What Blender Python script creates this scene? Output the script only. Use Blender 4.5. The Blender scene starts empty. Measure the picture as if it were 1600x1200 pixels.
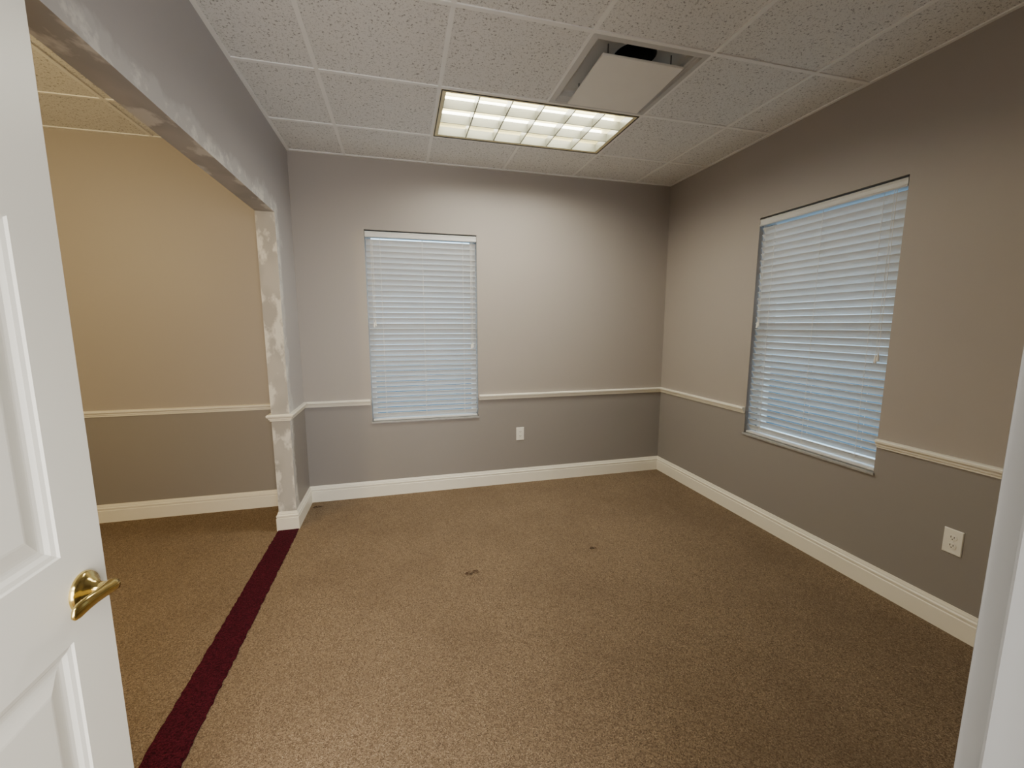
import bpy, math, random
from mathutils import Vector, Matrix
random.seed(7)
S=bpy.context.scene
try:
    S.view_settings.view_transform='AgX'
    S.view_settings.look='None'
    S.view_settings.exposure=0.5
except Exception: pass

# ---------- dimensions (metres; camera stands at x=0,y=0) ----------
H=2.697; XL=-0.755; XLo=-0.868; XR=2.45; YB=3.59; YF=0.10; XFL=-3.8
OPY=3.13; OPZ=2.15; OPN=0.5
W1=(-0.247,0.638); W2=(1.63,2.53); WZ=(0.64,2.167)

# ---------- materials ----------
def srgb(r,g,b):
    f=lambda c:(c/255/12.92) if c/255<=0.04045 else ((c/255+0.055)/1.055)**2.4
    return (f(r),f(g),f(b),1)
def newmat(name):
    m=bpy.data.materials.new(name); m.use_nodes=True
    nt=m.node_tree; b=nt.nodes['Principled BSDF']
    return m,nt,b
def mixc(nt,fac,a,b):
    n=nt.nodes.new('ShaderNodeMix'); n.data_type='RGBA'
    for sock,val in ((n.inputs[0],fac),(n.inputs[6],a),(n.inputs[7],b)):
        if hasattr(val,'is_output'): nt.links.new(val,sock)
        else: sock.default_value=val
    return n.outputs[2]
def math_(nt,op,a,b=0.0,c=None,clamp=False):
    n=nt.nodes.new('ShaderNodeMath'); n.operation=op; n.use_clamp=clamp
    for i,v in enumerate((a,b,c)):
        if v is None: continue
        if hasattr(v,'is_output'): nt.links.new(v,n.inputs[i])
        else: n.inputs[i].default_value=v
    return n.outputs[0]
def maprange(nt,v,a,b,c=0.0,d=1.0):
    n=nt.nodes.new('ShaderNodeMapRange'); nt.links.new(v,n.inputs[0])
    n.inputs[1].default_value=a;n.inputs[2].default_value=b;n.inputs[3].default_value=c;n.inputs[4].default_value=d
    return n.outputs[0]
def noise(nt,scale,detail=3,rough=0.55,vec=None):
    n=nt.nodes.new('ShaderNodeTexNoise'); n.inputs['Scale'].default_value=scale
    n.inputs['Detail'].default_value=detail; n.inputs['Roughness'].default_value=rough
    if vec is None:
        g=nt.nodes.new('ShaderNodeNewGeometry'); vec=g.outputs['Position']
    nt.links.new(vec,n.inputs['Vector']); return n.outputs['Fac']
def bump(nt,b,h,strength,dist=0.002):
    n=nt.nodes.new('ShaderNodeBump'); n.inputs['Strength'].default_value=strength; n.inputs['Distance'].default_value=dist
    nt.links.new(h,n.inputs['Height']); nt.links.new(n.outputs[0],b.inputs['Normal'])
def simple(name,col,rough=0.5,metal=0.0,var=0.04,nscale=6,bstr=0.0,bscale=200):
    m,nt,b=newmat(name)
    f=noise(nt,nscale)
    dark=tuple(c*(1-var) for c in col[:3])+(1,); lite=tuple(min(1,c*(1+var)) for c in col[:3])+(1,)
    nt.links.new(mixc(nt,f,dark,lite),b.inputs['Base Color'])
    b.inputs['Roughness'].default_value=rough; b.inputs['Metallic'].default_value=metal
    if bstr: bump(nt,b,noise(nt,bscale,2),bstr)
    return m

UP=srgb(166,159,153); LOW=srgb(143,138,135)
def wall_mat(name,spackle=False):
    m,nt,b=newmat(name)
    g=nt.nodes.new('ShaderNodeNewGeometry'); sx=nt.nodes.new('ShaderNodeSeparateXYZ')
    nt.links.new(g.outputs['Position'],sx.inputs[0])
    fac=math_(nt,'GREATER_THAN',sx.outputs['Z'],0.80)
    up=srgb(178,175,177) if spackle else UP
    col=mixc(nt,fac,LOW,up)
    n1=noise(nt,1.7,3); col=mixc(nt,maprange(nt,n1,0.35,0.7,0,0.06),col,(0.30,0.28,0.27,1))
    if spackle:
        d=math_(nt,'MAXIMUM',math_(nt,'SUBTRACT',sx.outputs['Y'],OPY),math_(nt,'SUBTRACT',sx.outputs['Z'],OPZ))
        nn=noise(nt,5,4,0.6)
        dd=math_(nt,'ADD',d,maprange(nt,nn,0.3,0.7,-0.07,0.07))
        mk_=maprange(nt,dd,0.05,0.09,0.75,0.0)
        col=mixc(nt,mk_,col,srgb(202,201,201))
        n3=noise(nt,10,4,0.65); m3=math_(nt,'MULTIPLY',maprange(nt,n3,0.50,0.60,0,0.8),maprange(nt,d,0.05,0.09,1,0))
        col=mixc(nt,m3,col,srgb(230,228,224))
    nt.links.new(col,b.inputs['Base Color']); b.inputs['Roughness'].default_value=0.5
    bump(nt,b,noise(nt,130,3),0.12,0.0015)
    return m
M_wall=wall_mat('wall_paint'); M_walls=wall_mat('wall_paint_spackled',True)
# raw jamb
M_jamb,nt,b=newmat('drywall_mud')
g=nt.nodes.new('ShaderNodeNewGeometry'); sx=nt.nodes.new('ShaderNodeSeparateXYZ'); nt.links.new(g.outputs['Position'],sx.inputs[0])
mp=nt.nodes.new('ShaderNodeMapping'); nt.links.new(g.outputs['Position'],mp.inputs[0])
mp.inputs['Scale'].default_value=(1.0,0.6,0.6)
f1=noise(nt,5,2,0.5,mp.outputs[0]); f2=noise(nt,8,4,0.6,mp.outputs[0])
c=mixc(nt,maprange(nt,f1,0.42,0.56),srgb(166,163,161),srgb(180,177,174))
ex=math_(nt,'ABSOLUTE',math_(nt,'SUBTRACT',sx.outputs['X'],(XL+XLo)/2))
f2b=math_(nt,'ADD',f2,maprange(nt,ex,0.02,0.056,-0.02,0.07))
c=mixc(nt,maprange(nt,f2b,0.54,0.62,0,0.75),c,srgb(226,224,219))
nt.links.new(c,b.inputs['Base Color']); b.inputs['Roughness'].default_value=0.85; bump(nt,b,f1,0.15,0.003)
# carpet
M_carpet,nt,b=newmat('carpet_loop')
v=nt.nodes.new('ShaderNodeTexVoronoi'); v.inputs['Scale'].default_value=290
g=nt.nodes.new('ShaderNodeNewGeometry'); nt.links.new(g.outputs['Position'],v.inputs['Vector'])
n1=noise(nt,150,2,0.6); n2=noise(nt,1.6,5,0.6)
sp=nt.nodes.new('ShaderNodeSeparateColor'); nt.links.new(v.outputs['Color'],sp.inputs[0])
c=mixc(nt,sp.outputs[0],srgb(104,88,71),srgb(152,132,109))
c=mixc(nt,maprange(nt,sp.outputs[1],0.82,0.88,0,0.6),c,srgb(74,61,50))
c=mixc(nt,maprange(nt,sp.outputs[2],0.90,0.94,0,0.45),c,srgb(188,170,144))
c=mixc(nt,maprange(nt,n1,0.4,0.7,0,0.25),c,srgb(96,81,66))
c=mixc(nt,maprange(nt,n2,0.42,0.68,0,0.35),c,srgb(98,82,66))
nt.links.new(c,b.inputs['Base Color']); b.inputs['Roughness'].default_value=0.95
b.inputs['Specular IOR Level'].default_value=0.1
bump(nt,b,v.outputs['Distance'],0.6,0.004)
M_strip,nt,b=newmat('burgundy_carpet')
vv=nt.nodes.new('ShaderNodeTexVoronoi'); vv.inputs['Scale'].default_value=240
g=nt.nodes.new('ShaderNodeNewGeometry'); nt.links.new(g.outputs['Position'],vv.inputs['Vector'])
sp=nt.nodes.new('ShaderNodeSeparateColor'); nt.links.new(vv.outputs['Color'],sp.inputs[0])
nt.links.new(mixc(nt,sp.outputs[0],srgb(40,8,18),srgb(84,24,38)),b.inputs['Base Color']); b.inputs['Roughness'].default_value=0.95
b.inputs['Specular IOR Level'].default_value=0.1; bump(nt,b,vv.outputs['Distance'],0.8,0.005)
# ceiling tile
M_ceil,nt,b=newmat('ceiling_tile')
n1=noise(nt,80,3,0.75); n2=noise(nt,190,2,0.5)
c=mixc(nt,maprange(nt,n1,0.585,0.635),srgb(233,233,231),srgb(158,157,156))
c=mixc(nt,maprange(nt,n2,0.60,0.66,0,0.5),c,srgb(158,157,156))
nt.links.new(c,b.inputs['Base Color']); b.inputs['Roughness'].default_value=0.9
bump(nt,b,maprange(nt,n1,0.55,0.66,1,0),0.4,0.002)
M_grid=simple('grid_white_metal',srgb(243,243,241),0.4)
M_trim=simple('trim_white_gloss',srgb(238,234,222),0.35,var=0.03)
M_door=simple('door_white_paint',srgb(228,227,219),0.38,var=0.02,bstr=0.03,bscale=60)
M_jambw=simple('jamb_white_paint',srgb(176,178,180),0.4,var=0.02)
M_plate=simple('diffuser_white',srgb(240,238,232),0.4)
M_diffin=simple('diffuser_housing_metal',srgb(200,200,198),0.4)
M_dark=simple('dark_cavity',(0.012,0.012,0.013,1),0.8)
M_duct=simple('duct_metal',(0.10,0.10,0.11,1),0.5,0.6)
M_frame=simple('window_frame_aluminium',srgb(225,228,230),0.4)
M_marble=simple('marble_sill',srgb(160,160,160),0.3,var=0.25,nscale=30)
M_outlet=simple('outlet_plastic',srgb(236,234,226),0.35,var=0.01)
M_slot=simple('outlet_slot_dark',(0.02,0.02,0.02,1),0.6)
M_cord=simple('blind_cord',srgb(235,233,228),0.7)
M_house=simple('troffer_enamel',srgb(236,226,184),0.4,var=0.01)
M_louv=simple('louver_aluminium',srgb(122,122,112),0.35,0.1,var=0.02)
M_black=simple('black_gasket',(0.015,0.015,0.015,1),0.6)
M_debris=simple('dry_leaf',srgb(78,58,40),0.9,var=0.5,nscale=80)
M_brass,nt,b=newmat('polished_brass'); b.inputs['Metallic'].default_value=1; b.inputs['Roughness'].default_value=0.16
nt.links.new(mixc(nt,noise(nt,14),srgb(205,180,105),srgb(222,202,135)),b.inputs['Base Color'])
def emis(name,col,st):
    m,nt,b=newmat(name); b.inputs['Base Color'].default_value=(0.9,0.9,0.9,1)
    b.inputs['Emission Color'].default_value=col; b.inputs['Emission Strength'].default_value=st; return m
M_tube=emis('fluorescent_tube',(0.98,0.97,0.78,1),9)
# blind slat : white, a little translucent
M_slat,nt,b=newmat('blind_slat')
nt.links.new(mixc(nt,noise(nt,5),srgb(214,215,215),srgb(224,225,225)),b.inputs['Base Color']); b.inputs['Roughness'].default_value=0.4
tr=nt.nodes.new('ShaderNodeBsdfTranslucent'); tr.inputs[0].default_value=(0.84,0.87,0.9,1)
ms=nt.nodes.new('ShaderNodeMixShader'); ms.inputs[0].default_value=0.05
nt.links.new(b.outputs[0],ms.inputs[1]); nt.links.new(tr.outputs[0],ms.inputs[2]); nt.links.new(ms.outputs[0],nt.nodes['Material Output'].inputs[0])
M_glass,nt,b=newmat('window_glass')
tp=nt.nodes.new('ShaderNodeBsdfTransparent'); tp.inputs[0].default_value=(0.88,0.95,0.98,1)
gl=nt.nodes.new('ShaderNodeBsdfGlossy'); gl.inputs['Roughness'].default_value=0.02
ms=nt.nodes.new('ShaderNodeMixShader'); ms.inputs[0].default_value=0.06
nt.links.new(tp.outputs[0],ms.inputs[1]); nt.links.new(gl.outputs[0],ms.inputs[2]); nt.links.new(ms.outputs[0],nt.nodes['Material Output'].inputs[0])

# ---------- mesh helpers ----------
def obj(name,verts,faces,mat,parent=None,loc=(0,0,0),smooth=False,fm=None,bevel=0,rot=0):
    me=bpy.data.meshes.new(name); me.from_pydata([tuple(v) for v in verts],[],faces)
    mats=mat if isinstance(mat,(list,tuple)) else [mat]
    for m in mats: me.materials.append(m)
    if fm:
        for p,i in zip(me.polygons,fm): p.material_index=i
    me.validate(); me.update()
    import bmesh
    bm=bmesh.new(); bm.from_mesh(me); bmesh.ops.remove_doubles(bm,verts=bm.verts,dist=1e-6)
    bmesh.ops.recalc_face_normals(bm,faces=bm.faces); bm.to_mesh(me); bm.free()
    if smooth:
        for p in me.polygons: p.use_smooth=True
    o=bpy.data.objects.new(name,me); S.collection.objects.link(o)
    o.location=loc; o.rotation_euler[2]=rot
    if parent: o.parent=parent
    if bevel:
        md=o.modifiers.new('bevel','BEVEL'); md.width=bevel; md.segments=2; md.limit_method='ANGLE'
    return o
class Geo:
    def __init__(s): s.v=[]; s.f=[]; s.m=[]
    def add(s,v,f,m=0):
        b=len(s.v); s.v+= [tuple(x) for x in v]; s.f+=[tuple(i+b for i in q) for q in f]; s.m+=[m]*len(f)
    def box(s,a,b,m=0):
        x0,y0,z0=a;x1,y1,z1=b
        v=[(x0,y0,z0),(x1,y0,z0),(x1,y1,z0),(x0,y1,z0),(x0,y0,z1),(x1,y0,z1),(x1,y1,z1),(x0,y1,z1)]
        s.add(v,[(0,3,2,1),(4,5,6,7),(0,1,5,4),(1,2,6,5),(2,3,7,6),(3,0,4,7)],m)
    def cyl(s,p0,p1,r0,r1=None,n=16,m=0,caps=True):
        if r1 is None: r1=r0
        p0=Vector(p0);p1=Vector(p1); d=(p1-p0).normalized()
        a=d.orthogonal().normalized(); c=d.cross(a)
        v=[p0+(a*math.cos(t)+c*math.sin(t))*r0 for t in [2*math.pi*i/n for i in range(n)]]
        v+=[p1+(a*math.cos(t)+c*math.sin(t))*r1 for t in [2*math.pi*i/n for i in range(n)]]
        f=[(i,(i+1)%n,n+(i+1)%n,n+i) for i in range(n)]
        if caps: f+=[tuple(range(n))[::-1],tuple(range(n,2*n))]
        s.add(v,f,m)
    def rings(s,rings,m=0,cap0=True,cap1=True,closed=True):
        n=len(rings[0]); v=[p for r in rings for p in r]; f=[]
        for k in range(len(rings)-1):
            for i in range(n if closed else n-1):
                j=(i+1)%n; f.append((k*n+i,k*n+j,(k+1)*n+j,(k+1)*n+i))
        if cap0: f.append(tuple(range(n))[::-1])
        if cap1: f.append(tuple(range((len(rings)-1)*n,len(rings)*n)))
        s.add(v,f,m)
    def make(s,name,mat,**k): return obj(name,s.v,s.f,mat,fm=s.m,**k)
def struct(o,label,cat):
    o['kind']='structure'; o['label']=label; o['category']=cat; return o
def thing(o,label,cat,group=None):
    o['label']=label; o['category']=cat
    if group: o['group']=group
    return o
def empty(name,loc,rot=0):
    e=bpy.data.objects.new(name,None); e.empty_display_size=0.05; e.location=loc; e.rotation_euler[2]=rot
    S.collection.objects.link(e); return e
def slab(name,axis,lo,hi,ur,vr,holes,mat,edge_mat_idx=0):
    us=sorted(set([ur[0],ur[1]]+[h[i] for h in holes for i in (0,1)])); vs=sorted(set([vr[0],vr[1]]+[h[i] for h in holes for i in (2,3)]))
    us=[u for u in us if ur[0]<=u<=ur[1]]; vs=[v for v in vs if vr[0]<=v<=vr[1]]
    def solid(i,j):
        if i<0 or j<0 or i>=len(us)-1 or j>=len(vs)-1: return False
        cu=(us[i]+us[i+1])/2; cv=(vs[j]+vs[j+1])/2
        return not any(h[0]<cu<h[1] and h[2]<cv<h[3] for h in holes)
    def P(w,u,v):
        return {'x':(w,u,v),'y':(u,w,v),'z':(u,v,w)}[axis]
    g=Geo()
    for i in range(len(us)-1):
        for j in range(len(vs)-1):
            if not solid(i,j): continue
            u0,u1,v0,v1=us[i],us[i+1],vs[j],vs[j+1]
            for w in (lo,hi): g.add([P(w,u0,v0),P(w,u1,v0),P(w,u1,v1),P(w,u0,v1)],[(0,1,2,3)],0)
            for (di,dj,a,b_) in ((-1,0,(u0,v0),(u0,v1)),(1,0,(u1,v0),(u1,v1)),(0,-1,(u0,v0),(u1,v0)),(0,1,(u0,v1),(u1,v1))):
                if not solid(i+di,j+dj):
                    outer=not(0<=i+di<len(us)-1 and 0<=j+dj<len(vs)-1)
                    g.add([P(lo,*a),P(lo,*b_),P(hi,*b_),P(hi,*a)],[(0,1,2,3)],0 if outer else edge_mat_idx)
    return g.make(name,mat)

# ---------- room shell ----------
struct(slab('floor','z',-0.1,0,(XFL-0.1,XR+0.2),(-1.9,YB+0.2),[],M_carpet),'brown speckled loop-pile office carpet covering the floor','floor')
TR=(0.25,1.47,2.48,3.09); DF=(0.86,1.47,1.87,2.48)
e=0.004
TRh=(TR[0]+e,TR[1]-e,TR[2]+e,TR[3]-e); DFh=(DF[0]+e,DF[1]-e,DF[2]+e,DF[3]-e)
struct(slab('ceiling','z',H,H+0.02,(XFL-0.1,XR+0.2),(-1.9,YB+0.2),[TRh,DFh],M_ceil),'white fissured acoustic tile dropped ceiling','ceiling')
struct(slab('wall_back','y',YB,YB+0.2,(XFL-0.1,XR+0.2),(0,H),[(W1[0],W1[1],WZ[0],WZ[1])],M_wall),'taupe wall above chair rail, darker grey below, with window','wall')
struct(slab('wall_right','x',XR,XR+0.2,(-1.9,YB),(0,H),[(W2[0],W2[1],WZ[0],WZ[1])],M_wall),'two-tone taupe and grey wall with a window','wall')
struct(slab('wall_left','x',XLo,XL,(YF,YB),(0,H),[(OPN,OPY,-1,OPZ)],[M_walls,M_jamb],1),'partition wall with wide cut opening and raw spackled edges','wall')
DX=(-0.612,0.252)
struct(slab('wall_front','y',-0.02,YF,(XFL,XR),(0,H),[(DX[0],DX[1],-1,2.07)],M_wall),'two-tone wall with the office doorway','wall')
struct(slab('wall_far_left','x',XFL-0.1,XFL,(-1.9,YB),(0,H),[],M_wall),'two-tone end wall of the adjoining room','wall')
struct(slab('wall_hallway','y',-1.9,-1.8,(XFL,XR),(0,H),[],M_wall),'two-tone wall of the hallway outside the door','wall')

# ceiling grid T-bars
g=Geo(); bw=0.0105; zt=H-0.005
gx=[0.25+0.61*k for k in range(-7,5)]; gy=[3.09-0.61*k for k in range(0,9)]
def xs_in(a,b): return [x for x in gx if a+0.02<x<b-0.02]
def ys_in(a,b): return [y for y in gy if a+0.02<y<b-0.02]
for (a,b_,c_,d) in ((XL,XR,YF,YB),(XFL,XLo,YF,YB)):
    for x in xs_in(a,b_): 
        segs=[(c_,d)]
        if abs(x-0.86)<0.01: segs=[(c_,2.48),(3.09,d)]
        for s0,s1 in segs: g.box((x-bw,s0,zt),(x+bw,s1,H+0.001))
    for y in ys_in(c_,d): g.box((a,y-bw,zt-0.0004),(b_,y+bw,H+0.001))
    w=0.02
    g.box((a,c_,zt-0.001),(a+w,d,H+0.001)); g.box((b_-w,c_,zt-0.001),(b_,d,H+0.001))
    g.box((a,c_,zt-0.0012),(b_,c_+w,H+0.001)); g.box((a,d-w,zt-0.0012),(b_,d,H+0.001))
struct(g.make('trim_1',M_grid),'white metal T-bar grid holding the ceiling tiles','ceiling grid')

# ---------- swept mouldings ----------
def sweep_runs(path,prof):
    n=len(path); P=[Vector((p[0],p[1])) for p in path]; offs=[]
    for i in range(n):
        dirs=[]
        if i>0: dirs.append((P[i]-P[i-1]).normalized())
        if i<n-1: dirs.append((P[i+1]-P[i]).normalized())
        ns=[Vector((-d.y,d.x)) for d in dirs]
        if len(ns)==1: offs.append(ns[0])
        else:
            m=ns[0]+ns[1]; offs.append(m/ (m.dot(ns[0])))
    out=[]
    for i in range(n-1):
        r0=[(P[i].x+offs[i].x*d,P[i].y+offs[i].y*d,z) for d,z in prof]
        r1=[(P[i+1].x+offs[i+1].x*d,P[i+1].y+offs[i+1].y*d,z) for d,z in prof]
        g=Geo(); g.rings([r0,r1]); out.append(g)
    return out
BP=[(0,0),(.016,0),(.016,.088),(.012,.091),(.012,.097),(.0155,.100),(.0155,.108),(.009,.113),(.009,.119),(.006,.126),(.004,.133),(0,.133)]
CP=[(0,.782),(.008,.783),(.009,.792),(.015,.796),(.016,.804),(.021,.808),(.026,.814),(.027,.823),(.022,.828),(0,.829)]
runs=sweep_runs([(XR,YF),(XR,YB),(XL,YB),(XL,OPY),(XLo,OPY),(XLo,YB),(XFL,YB)],BP)
for nm,g_ in zip(['baseboard_right','baseboard_back','baseboard_left','baseboard_jamb','baseboard_partition','baseboard_adjoining'],runs):
    struct(g_.make(nm,M_trim),'white moulded baseboard along the wall foot','baseboard')
k=2
for path in ([(XR,YF),(XR,W2[0]-0.004)],[(XR,W2[1]+0.004),(XR,YB),(W1[1]+0.008,YB)],[(W1[0]-0.008,YB),(XL,YB),(XL,OPY),(XLo,OPY),(XLo,YB),(XFL,YB)]):
    for g_ in sweep_runs(path,CP):
        struct(g_.make('trim_%d'%k,M_trim),'white moulded chair rail on the wall','chair rail'); k+=1

# burgundy strip (slightly ragged edge)
n=160; L=[];R=[]
for i in range(n+1):
    y=OPN+0.02+(OPY-0.018-OPN-0.02)*i/n
    L.append((-0.876+random.uniform(-.003,.003),y)); R.append((-0.742+random.uniform(-.003,.003),y))
v=[(x,y,0.0) for x,y in L]+[(x,y,0.0) for x,y in R]+[(x,y,0.005) for x,y in L]+[(x,y,0.005) for x,y in R]
m=n+1; f=[]
for i in range(n):
    f+= [(2*m+i,3*m+i,3*m+i+1,2*m+i+1),(i,i+1,m+i+1,m+i),(i,2*m+i,2*m+i+1,i+1),(m+i,m+i+1,3*m+i+1,3*m+i)]
f+=[(0,m,3*m,2*m),(n,2*m+n,3*m+n,m+n)]
thing(obj('carpet_strip',v,f,M_strip),'burgundy carpet strip filling the gap across the opening','carpet')

# ---------- windows ----------
def window(idx,loc,rot,w,h):
    g=Geo(); a=w/2; fw=0.035; y0,y1=0.11,0.16
    g.box((-a,y0,0),(-a+fw,y1,h)); g.box((a-fw,y0,0),(a,y1,h)); g.box((-a+fw,y0,0),(a-fw,y1,fw)); g.box((-a+fw,y0,h-fw),(a-fw,y1,h))
    g.box((-a+fw,y0+.005,h*0.5-.02),(a-fw,y1-.005,h*0.5+.02))
    o=g.make('window_%d'%idx,M_frame,loc=loc,rot=rot,bevel=0.002)
    struct(o,'white aluminium single-hung window behind the blind','window')
    g=Geo(); g.box((-a+fw,0.135,fw),(a-fw,0.138,h-fw)); g.make('glass',M_glass,parent=o)
    g=Geo(); g.box((-a-0.006,-0.012,-0.014),(a+0.006,0.0,0.0)); g.box((-a+.001,-0.002,-0.014),(a-.001,0.11,0.0005))
    s=g.make('window_sill',M_marble,parent=o,bevel=0.002); s['label']='grey veined marble sill'
def blind(loc,rot,w,h,label,tilt):
    E=empty('window_blind',loc,rot); thing(E,label,'blind','white horizontal window blinds')
    a=w/2-0.007; yb=0.036
    g=Geo(); g.box((-a,yb-.026,h-0.052),(a,yb+.028,h-0.010))
    g.rings([[(x,yb-.036,h-.056),(x,yb-.030,h-.056),(x,yb-.030,h-.012),(x,yb-.034,h-.012),(x,yb-.039,h-.018),(x,yb-.036,h-.026),(x,yb-.036,h-.044),(x,yb-.040,h-.050)] for x in (-a-.003,a+.003)])
    g.make('headrail',M_slat,parent=E)
    g=Geo(); pitch=0.0435; z=0.045; ang=math.radians(tilt); n=0
    while z<h-0.085:
        rj=random.uniform(-1,1)*math.radians(1.5); t=ang+rj
        top=[];bot=[]
        for i in range(6):
            s=-0.025+0.05*i/5; c_=0.0022*(1-(s/0.025)**2)
            for lst,th in ((top,c_+.0013),(bot,c_-.0013)):
                lst.append((yb+s*math.cos(t)+th*math.sin(t), z-s*math.sin(t)+th*math.cos(t)))
        ring=top+bot[::-1]
        sag=random.uniform(-.0008,.0008)
        g.rings([[(x,y,zz+sg) for y,zz in ring] for x,sg in ((-a,0),(0,sag),(a,0))])
        z+=pitch; n+=1
    g.make('slats',M_slat,parent=E)
    g=Geo(); g.box((-a,yb-.026,0.004),(a,yb+.026,0.017)); g.make('bottom_rail',M_slat,parent=E,bevel=0.003)
    for fx in (-0.37,0.0,0.37):
        g=Geo()
        for dy in (-.027,.027): g.cyl((fx*w,yb+dy*0.75,0.014),(fx*w,yb+dy*0.75,h-.05),0.0011,n=6)
        zz=0.045
        while zz<h-0.085:
            g.cyl((fx*w,yb-.019,zz-.001),(fx*w,yb+.019,zz-.004),0.0008,n=4); zz+=pitch
        g.make('ladder_cord',M_cord,parent=E)
    for fx,zb,dx in ((0.445,h*0.40,0.0),(-0.44,h*0.52,0.0)):
        g=Geo()
        for q in (-.006,.006):
            x0=fx*w+q; zt_=zb+(.012 if q>0 else 0)
            g.cyl((x0,yb-.040,zt_+.02),(x0,yb-.042,h-.060),0.0012,n=6)
            g.cyl((x0,yb-.040,zt_-.022),(x0,yb-.040,zt_+.012),0.0075,0.004,n=12); g.cyl((x0,yb-.040,zt_+.012),(x0,yb-.040,zt_+.022),0.004,0.002,n=12)
        g.make('pull_cord',M_cord,parent=E)
    return E
hh=WZ[1]-WZ[0]
p1=((W1[0]+W1[1])/2,YB,WZ[0]); p2=(XR,(W2[0]+W2[1])/2,WZ[0])
window(1,p1,0,W1[1]-W1[0],hh); window(2,p2,-math.pi/2,W2[1]-W2[0],hh)
blind(p1,0,W1[1]-W1[0],hh,'white horizontal slat blind on the narrower window facing the doorway',52)
blind(p2,-math.pi/2,W2[1]-W2[0],hh,'white horizontal slat blind with bluish daylight on side wall window',53)

# ---------- ceiling light ----------
cx,cy=(TR[0]+TR[1])/2,(TR[2]+TR[3])/2
E=empty('ceiling_light',(cx,cy,H)); thing(E,'recessed fluorescent troffer with cream parabolic louver grid, lit','ceiling light')
a,b_=0.597,0.292
g=Geo()
def rect(x,y,z): return [(-x,-y,z),(x,-y,z),(x,y,z),(-x,y,z)]
g.rings([rect(a+.004,b_+.004,-.006),rect(a-.022,b_-.022,-.006),rect(a-.022,b_-.022,.06),rect(a-.022,b_-.06,.12)],cap0=False)
g.rings([rect(a+.004,b_+.004,-.006),rect(a+.004,b_+.004,.125),rect(a-.02,b_-.02,.125)],cap0=False)
g.make('housing',M_house,parent=E)
g=Geo()
for (x0,x1,y0,y1) in ((-a-.001,-a+.004,-b_,b_),(a-.004,a+.001,-b_,b_),(-a,a,-b_-.001,-b_+.004),(-a,a,b_-.004,b_+.001)):
    g.box((x0,y0,-.009),(x1,y1,-.0055))
g.make('gasket',M_black,parent=E)
ai,bi=a-.022,b_-.022
g=Geo()
for i in range(0,7):
    x=-ai+2*ai*i/6
    r=[[(x-.0035,y,-.004),(x+.0035,y,-.004),(x+.0045,y,.045),(x-.0045,y,.045)] for y in (-bi,bi)]; g.rings(r)
for j in range(0,4):
    y=-bi+2*bi*j/3
    r=[[(x,y-.0035,-.0045),(x,y+.0035,-.0045),(x,y+.0045,.047),(x,y-.0045,.047)] for x in (-ai,ai)]; g.rings(r)
g.make('louver_grid',M_louv,parent=E)
for j in range(3):
    y=-bi+2*bi*(j+.5)/3
    g=Geo(); g.cyl((-.57,y,.094),(.57,y,.094),.013,n=16); g.make('fluorescent_tube',M_tube,parent=E,smooth=False)

# ---------- air diffuser ----------
cx,cy=(DF[0]+DF[1])/2,(DF[2]+DF[3])/2
E=empty('air_diffuser',(cx,cy,H)); thing(E,'white square ceiling air diffuser with tilted face plate','air vent')
def sq(r,z,k=32,c=0.0,oy=0.0):
    out=[]
    for i in range(k):
        t=2*math.pi*i/k; x,y=math.cos(t),math.sin(t); m=max(abs(x),abs(y)); s=(1-c)/m+c
        out.append((r*x*s,r*y*s+oy,z))
    return out
g=Geo(); g.rings([sq(.301,-.005),sq(.272,-.008),sq(.268,.004),sq(.262,.006),sq(.258,.012),sq(.250,.014),sq(.248,.036),sq(.242,.044),sq(.105,.048,c=1,oy=-.118)],cap0=False,cap1=False)
g.rings([sq(.301,-.005),sq(.301,.004),sq(.27,.12)],cap0=False,cap1=False)
g.make('housing',M_diffin,parent=E)
g=Geo(); g.rings([sq(.105,.0475,c=1,oy=-.118),sq(.10,.056,c=1,oy=-.118),sq(.10,.25,c=1,oy=-.118)],cap0=False,cap1=True,m=0)
g.make('duct_collar',[M_dark],parent=E)
g=Geo(); hw=.216; zf,zn=-.044,-.030
def pz(y): return zn+(zf-zn)*(y+hw)/(2*hw)
n4=[(-hw,-hw+.006),(hw,-hw+.006),(hw,hw),(-hw,hw)]
g.rings([[(x*q,y*q,pz(y*q)+dz) for x,y in n4] for q,dz in ((.985,.012),(1,.009),(1,.002),(.994,0))])
o=g.make('face_plate',M_plate,parent=E,bevel=.0015)
for sx in (-.17,.17):
    for sy in (-.17,.17):
        g=Geo(); g.cyl((sx,sy,pz(sy)+.012),(sx,sy,.045),.003,n=8); g.make('hanger_rod',M_duct,parent=E)

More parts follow.
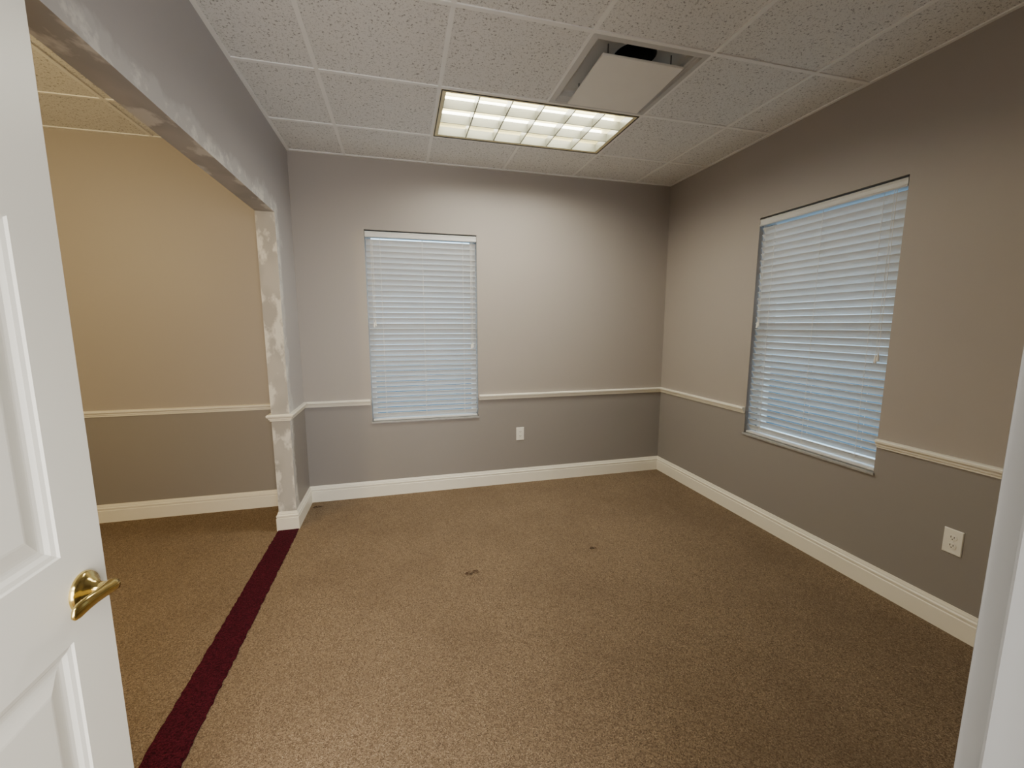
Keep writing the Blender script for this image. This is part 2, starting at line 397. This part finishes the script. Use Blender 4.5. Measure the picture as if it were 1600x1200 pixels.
# ---------- outlets ----------
def outlet(loc,rot,label):
    E=empty('wall_outlet',loc,rot); thing(E,label,'outlet','white duplex wall outlets')
    g=Geo(); 
    g.rings([[(x*q,yy,z*qz) for x,z in ((-.036,-.059),(.036,-.059),(.036,.059),(-.036,.059))] for q,qz,yy in ((1,1,0),(1,1,-.003),(.93,.955,-.006))])
    p=g.make('cover_plate',M_outlet,parent=E)
    for s in (-1,1):
        g=Geo(); rr=[]
        for i in range(24):
            t=2*math.pi*i/24; rr.append((.0165*math.cos(t),max(-.012,min(.012,.0165*math.sin(t)))))
        g.rings([[(x,-.006,z+s*.0195) for x,z in rr],[(x,-.0085,z+s*.0195) for x,z in rr]])
        r=g.make('receptacle',M_outlet,parent=E)
        g=Geo()
        for x in (-.006,.006): g.box((x-.0013,-.0089,s*.0195-.001),(x+.0013,-.0084,s*.0195+.008))
        g.cyl((0,-.0084,s*.0195-.0065),(0,-.0089,s*.0195-.0065),.0026,n=10)
        g.make('slot',M_slot,parent=r)
    g=Geo(); g.cyl((0,-.0055,0),(0,-.0075,0),.0032,n=12); g.make('screw',M_grid,parent=E)
outlet((1.017,YB,.456),0,'white duplex outlet low on the wall beside the narrower window')
outlet((XR,1.262,.434),-math.pi/2,'white duplex outlet low on the side wall below chair rail')

# ---------- door ----------
DXF=-0.555; DY0,DY1=0.104,0.914; DT=0.035; DH=2.03
g=Geo()
st=.096; mu=.10; pw=(DY1-DY0-2*st-mu)/2
cols=[(DY0+st,DY0+st+pw),(DY1-st-pw,DY1-st)]; rows=[(.21,.897),(1.05,1.59),(1.70,1.92)]
holes=[(c0,c1,r0,r1) for c0,c1 in cols for r0,r1 in rows]
us=sorted(set([DY0,DY1]+[c for cc in cols for c in cc])); vs=sorted(set([.008,DH]+[r for rr in rows for r in rr]))
for X,sg in ((DXF,-1),(DXF-DT,1)):
    for i in range(len(us)-1):
        for j in range(len(vs)-1):
            cu=(us[i]+us[i+1])/2; cv=(vs[j]+vs[j+1])/2
            if any(h[0]<cu<h[1] and h[2]<cv<h[3] for h in holes): continue
            g.add([(X,us[i],vs[j]),(X,us[i+1],vs[j]),(X,us[i+1],vs[j+1]),(X,us[i],vs[j+1])],[(0,1,2,3)])
    for (u0,u1,v0,v1) in holes:
        rg=[]
        for ins,dp in ((0,0),(.003,.003),(.010,.0048),(.016,.009),(.022,.010),(.026,.010),(.032,.0088),(.052,.0035),(.056,.003)):
            rg.append([(X+sg*dp,u0+ins,v0+ins),(X+sg*dp,u1-ins,v0+ins),(X+sg*dp,u1-ins,v1-ins),(X+sg*dp,u0+ins,v1-ins)])
        g.rings(rg,cap0=False,cap1=True)
x0,x1=DXF-DT,DXF
g.add([(x0,DY0,.008),(x1,DY0,.008),(x1,DY1,.008),(x0,DY1,.008),(x0,DY0,DH),(x1,DY0,DH),(x1,DY1,DH),(x0,DY1,DH)],[(0,3,2,1),(4,5,6,7),(0,1,5,4),(2,3,7,6)])
D=g.make('door_1',M_door); struct(D,'open white six-panel door with brass lever handle','door')
def lever(sgn):
    X=DXF if sgn>0 else DXF-DT
    zc=.968; yc=.854
    def ring(dx,r,n=32): return [(X+sgn*dx,yc+r*math.cos(2*math.pi*i/n),zc+r*math.sin(2*math.pi*i/n)) for i in range(n)]
    g=Geo(); g.rings([ring(0,.034),ring(.004,.034),ring(.008,.031),ring(.010,.026),ring(.013,.023),ring(.018,.017),ring(.022,.0125),ring(.032,.0115),ring(.036,.013),ring(.039,.013)],cap0=False)
    h=g.make('door_handle',M_brass,parent=D,smooth=True); h['label']='polished brass lever handle'
    g=Geo(); rr=[]
    pts=[(.013,.0,.006,.007),(.010,.0,.010,.012),(.0,.002,.0105,.0125),(-.018,.004,.0085,.0115),(-.038,.006,.0072,.011),(-.056,.007,.0066,.012),(-.072,.005,.006,.013),(-.080,.003,.004,.010),(-.084,.001,.0015,.003)]
    for dy,dz,rx,rz in pts:
        rr.append([(X+sgn*(.040+ (0.0 if dy>-.05 else (dy+.05)*.15)+rx*math.cos(t)),yc+dy,zc+dz+rz*math.sin(t)) for t in [2*math.pi*i/20 for i in range(20)]])
    g.rings(rr); g.make('lever',M_brass,parent=h,smooth=True)
lever(1); lever(-1)

# door frame
g=Geo()
jl=DXF-DT-.003
g.box((DX[0],-.02,0),(jl,YF,2.05)); g.box((.230,-.02,0),(DX[1],YF,2.05)); g.box((DX[0],-.02,2.045),(DX[1],YF,2.07))
g.box((.218,.0,0),(.230,.062,2.045)); g.box((jl,.0,0),(jl+.012,.062,2.045))
for y0,y1 in ((YF,YF+.010),(-.030,-.02)):
    g.box((.236,y0,0),(.296,y1,2.12)); g.box((jl-.066,y0,0),(jl-.008,y1,2.12)); g.box((jl-.008,y0,2.055),(.236,y1,2.12))
struct(g.make('trim_20',M_jambw,bevel=.0015),'white painted door frame with casing','door frame')

# ---------- debris ----------
def debris(loc,n,r,label):
    g=Geo()
    for i in range(n):
        a=random.uniform(0,6.28); rr=random.uniform(.2,1)*r; p=Vector((rr*math.cos(a),rr*math.sin(a)*.5,.004+random.uniform(0,.003)))
        t=random.uniform(0,3.14); L=random.uniform(.010,.026); d=Vector((math.cos(t),math.sin(t),random.uniform(-.1,.2)))*L
        g.cyl(p-d*.5,p+d*.5,random.uniform(.0012,.0022),.0006,n=5)
        if i%4==0:
            q=d.orthogonal().normalized()*L*.25
            g.add([p-d*.5,p+q+Vector((0,0,.003)),p+d*.5,p-q],[(0,1,2,3)])
    thing(g.make('leaf_debris',M_debris,loc=loc),label,'debris','scraps of dry leaf on the carpet')
debris((.352,2.266,0),16,.05,'small scattered dry leaf bits on the open carpet')
debris((1.149,2.342,0),9,.025,'tiny dark twig lying alone on the carpet')
debris((-.68,3.47,0),18,.04,'clump of dry leaf scraps beside the baseboard corner')

# ---------- lights ----------
def area(name,loc,sx,sy,power,col,rot=(0,0,0),spread=180):
    l=bpy.data.lights.new(name,'AREA'); l.shape='RECTANGLE'; l.size=sx; l.size_y=sy; l.energy=power; l.color=col; l.spread=math.radians(spread)
    o=bpy.data.objects.new(name,l); o.location=loc; o.rotation_euler=rot; S.collection.objects.link(o); return o
tx,ty=(TR[0]+TR[1])/2,(TR[2]+TR[3])/2
area('troffer_light',(tx,ty,H-.012),1.12,.52,14,(1,.95,.84),spread=164)
area('troffer_lamp_glow',(tx,ty,H+.050),1.12,.52,13,(.99,.95,.76),spread=180)
l=bpy.data.lights.new('adjoining_room_lamp','POINT'); l.energy=60; l.color=(1,.76,.37); l.shadow_soft_size=.12
o=bpy.data.objects.new('adjoining_room_lamp',l); o.location=(-2.5,1.3,2.15); S.collection.objects.link(o)
area('hallway_ceiling_fill',(0.1,-0.9,H-.02),1.2,.6,38,(1,.96,.9))  # added unseen fill behind the camera, brightens door and near carpet
area('hallway_fill_panel',(0.2,-1.75,1.35),2.4,2.3,165,(1,.97,.92),rot=(math.radians(90),0,0))  # invented panel, no window here; evens out back wall and ceiling
w=bpy.data.worlds.new('World'); S.world=w; w.use_nodes=True; nt=w.node_tree
bg=nt.nodes['Background']; tc=nt.nodes.new('ShaderNodeTexCoord'); sx=nt.nodes.new('ShaderNodeSeparateXYZ')
nt.links.new(tc.outputs['Generated'],sx.inputs[0])
c=mixc(nt,maprange(nt,sx.outputs['Z'],-0.1,0.1),(0.035,0.065,0.10,1),(0.68,0.85,1.0,1))
nt.links.new(c,bg.inputs[0]); bg.inputs[1].default_value=3.0

# ---------- camera ----------
cam=bpy.data.cameras.new('camera'); co=bpy.data.objects.new('camera',cam); S.collection.objects.link(co)
cam.sensor_width=36; cam.sensor_fit='HORIZONTAL'; cam.lens=36*660/1600; cam.clip_start=0.01
co.location=(0,0,1.43); co.rotation_euler=(math.radians(90-7.93),0,math.radians(-14.7))
S.camera=co
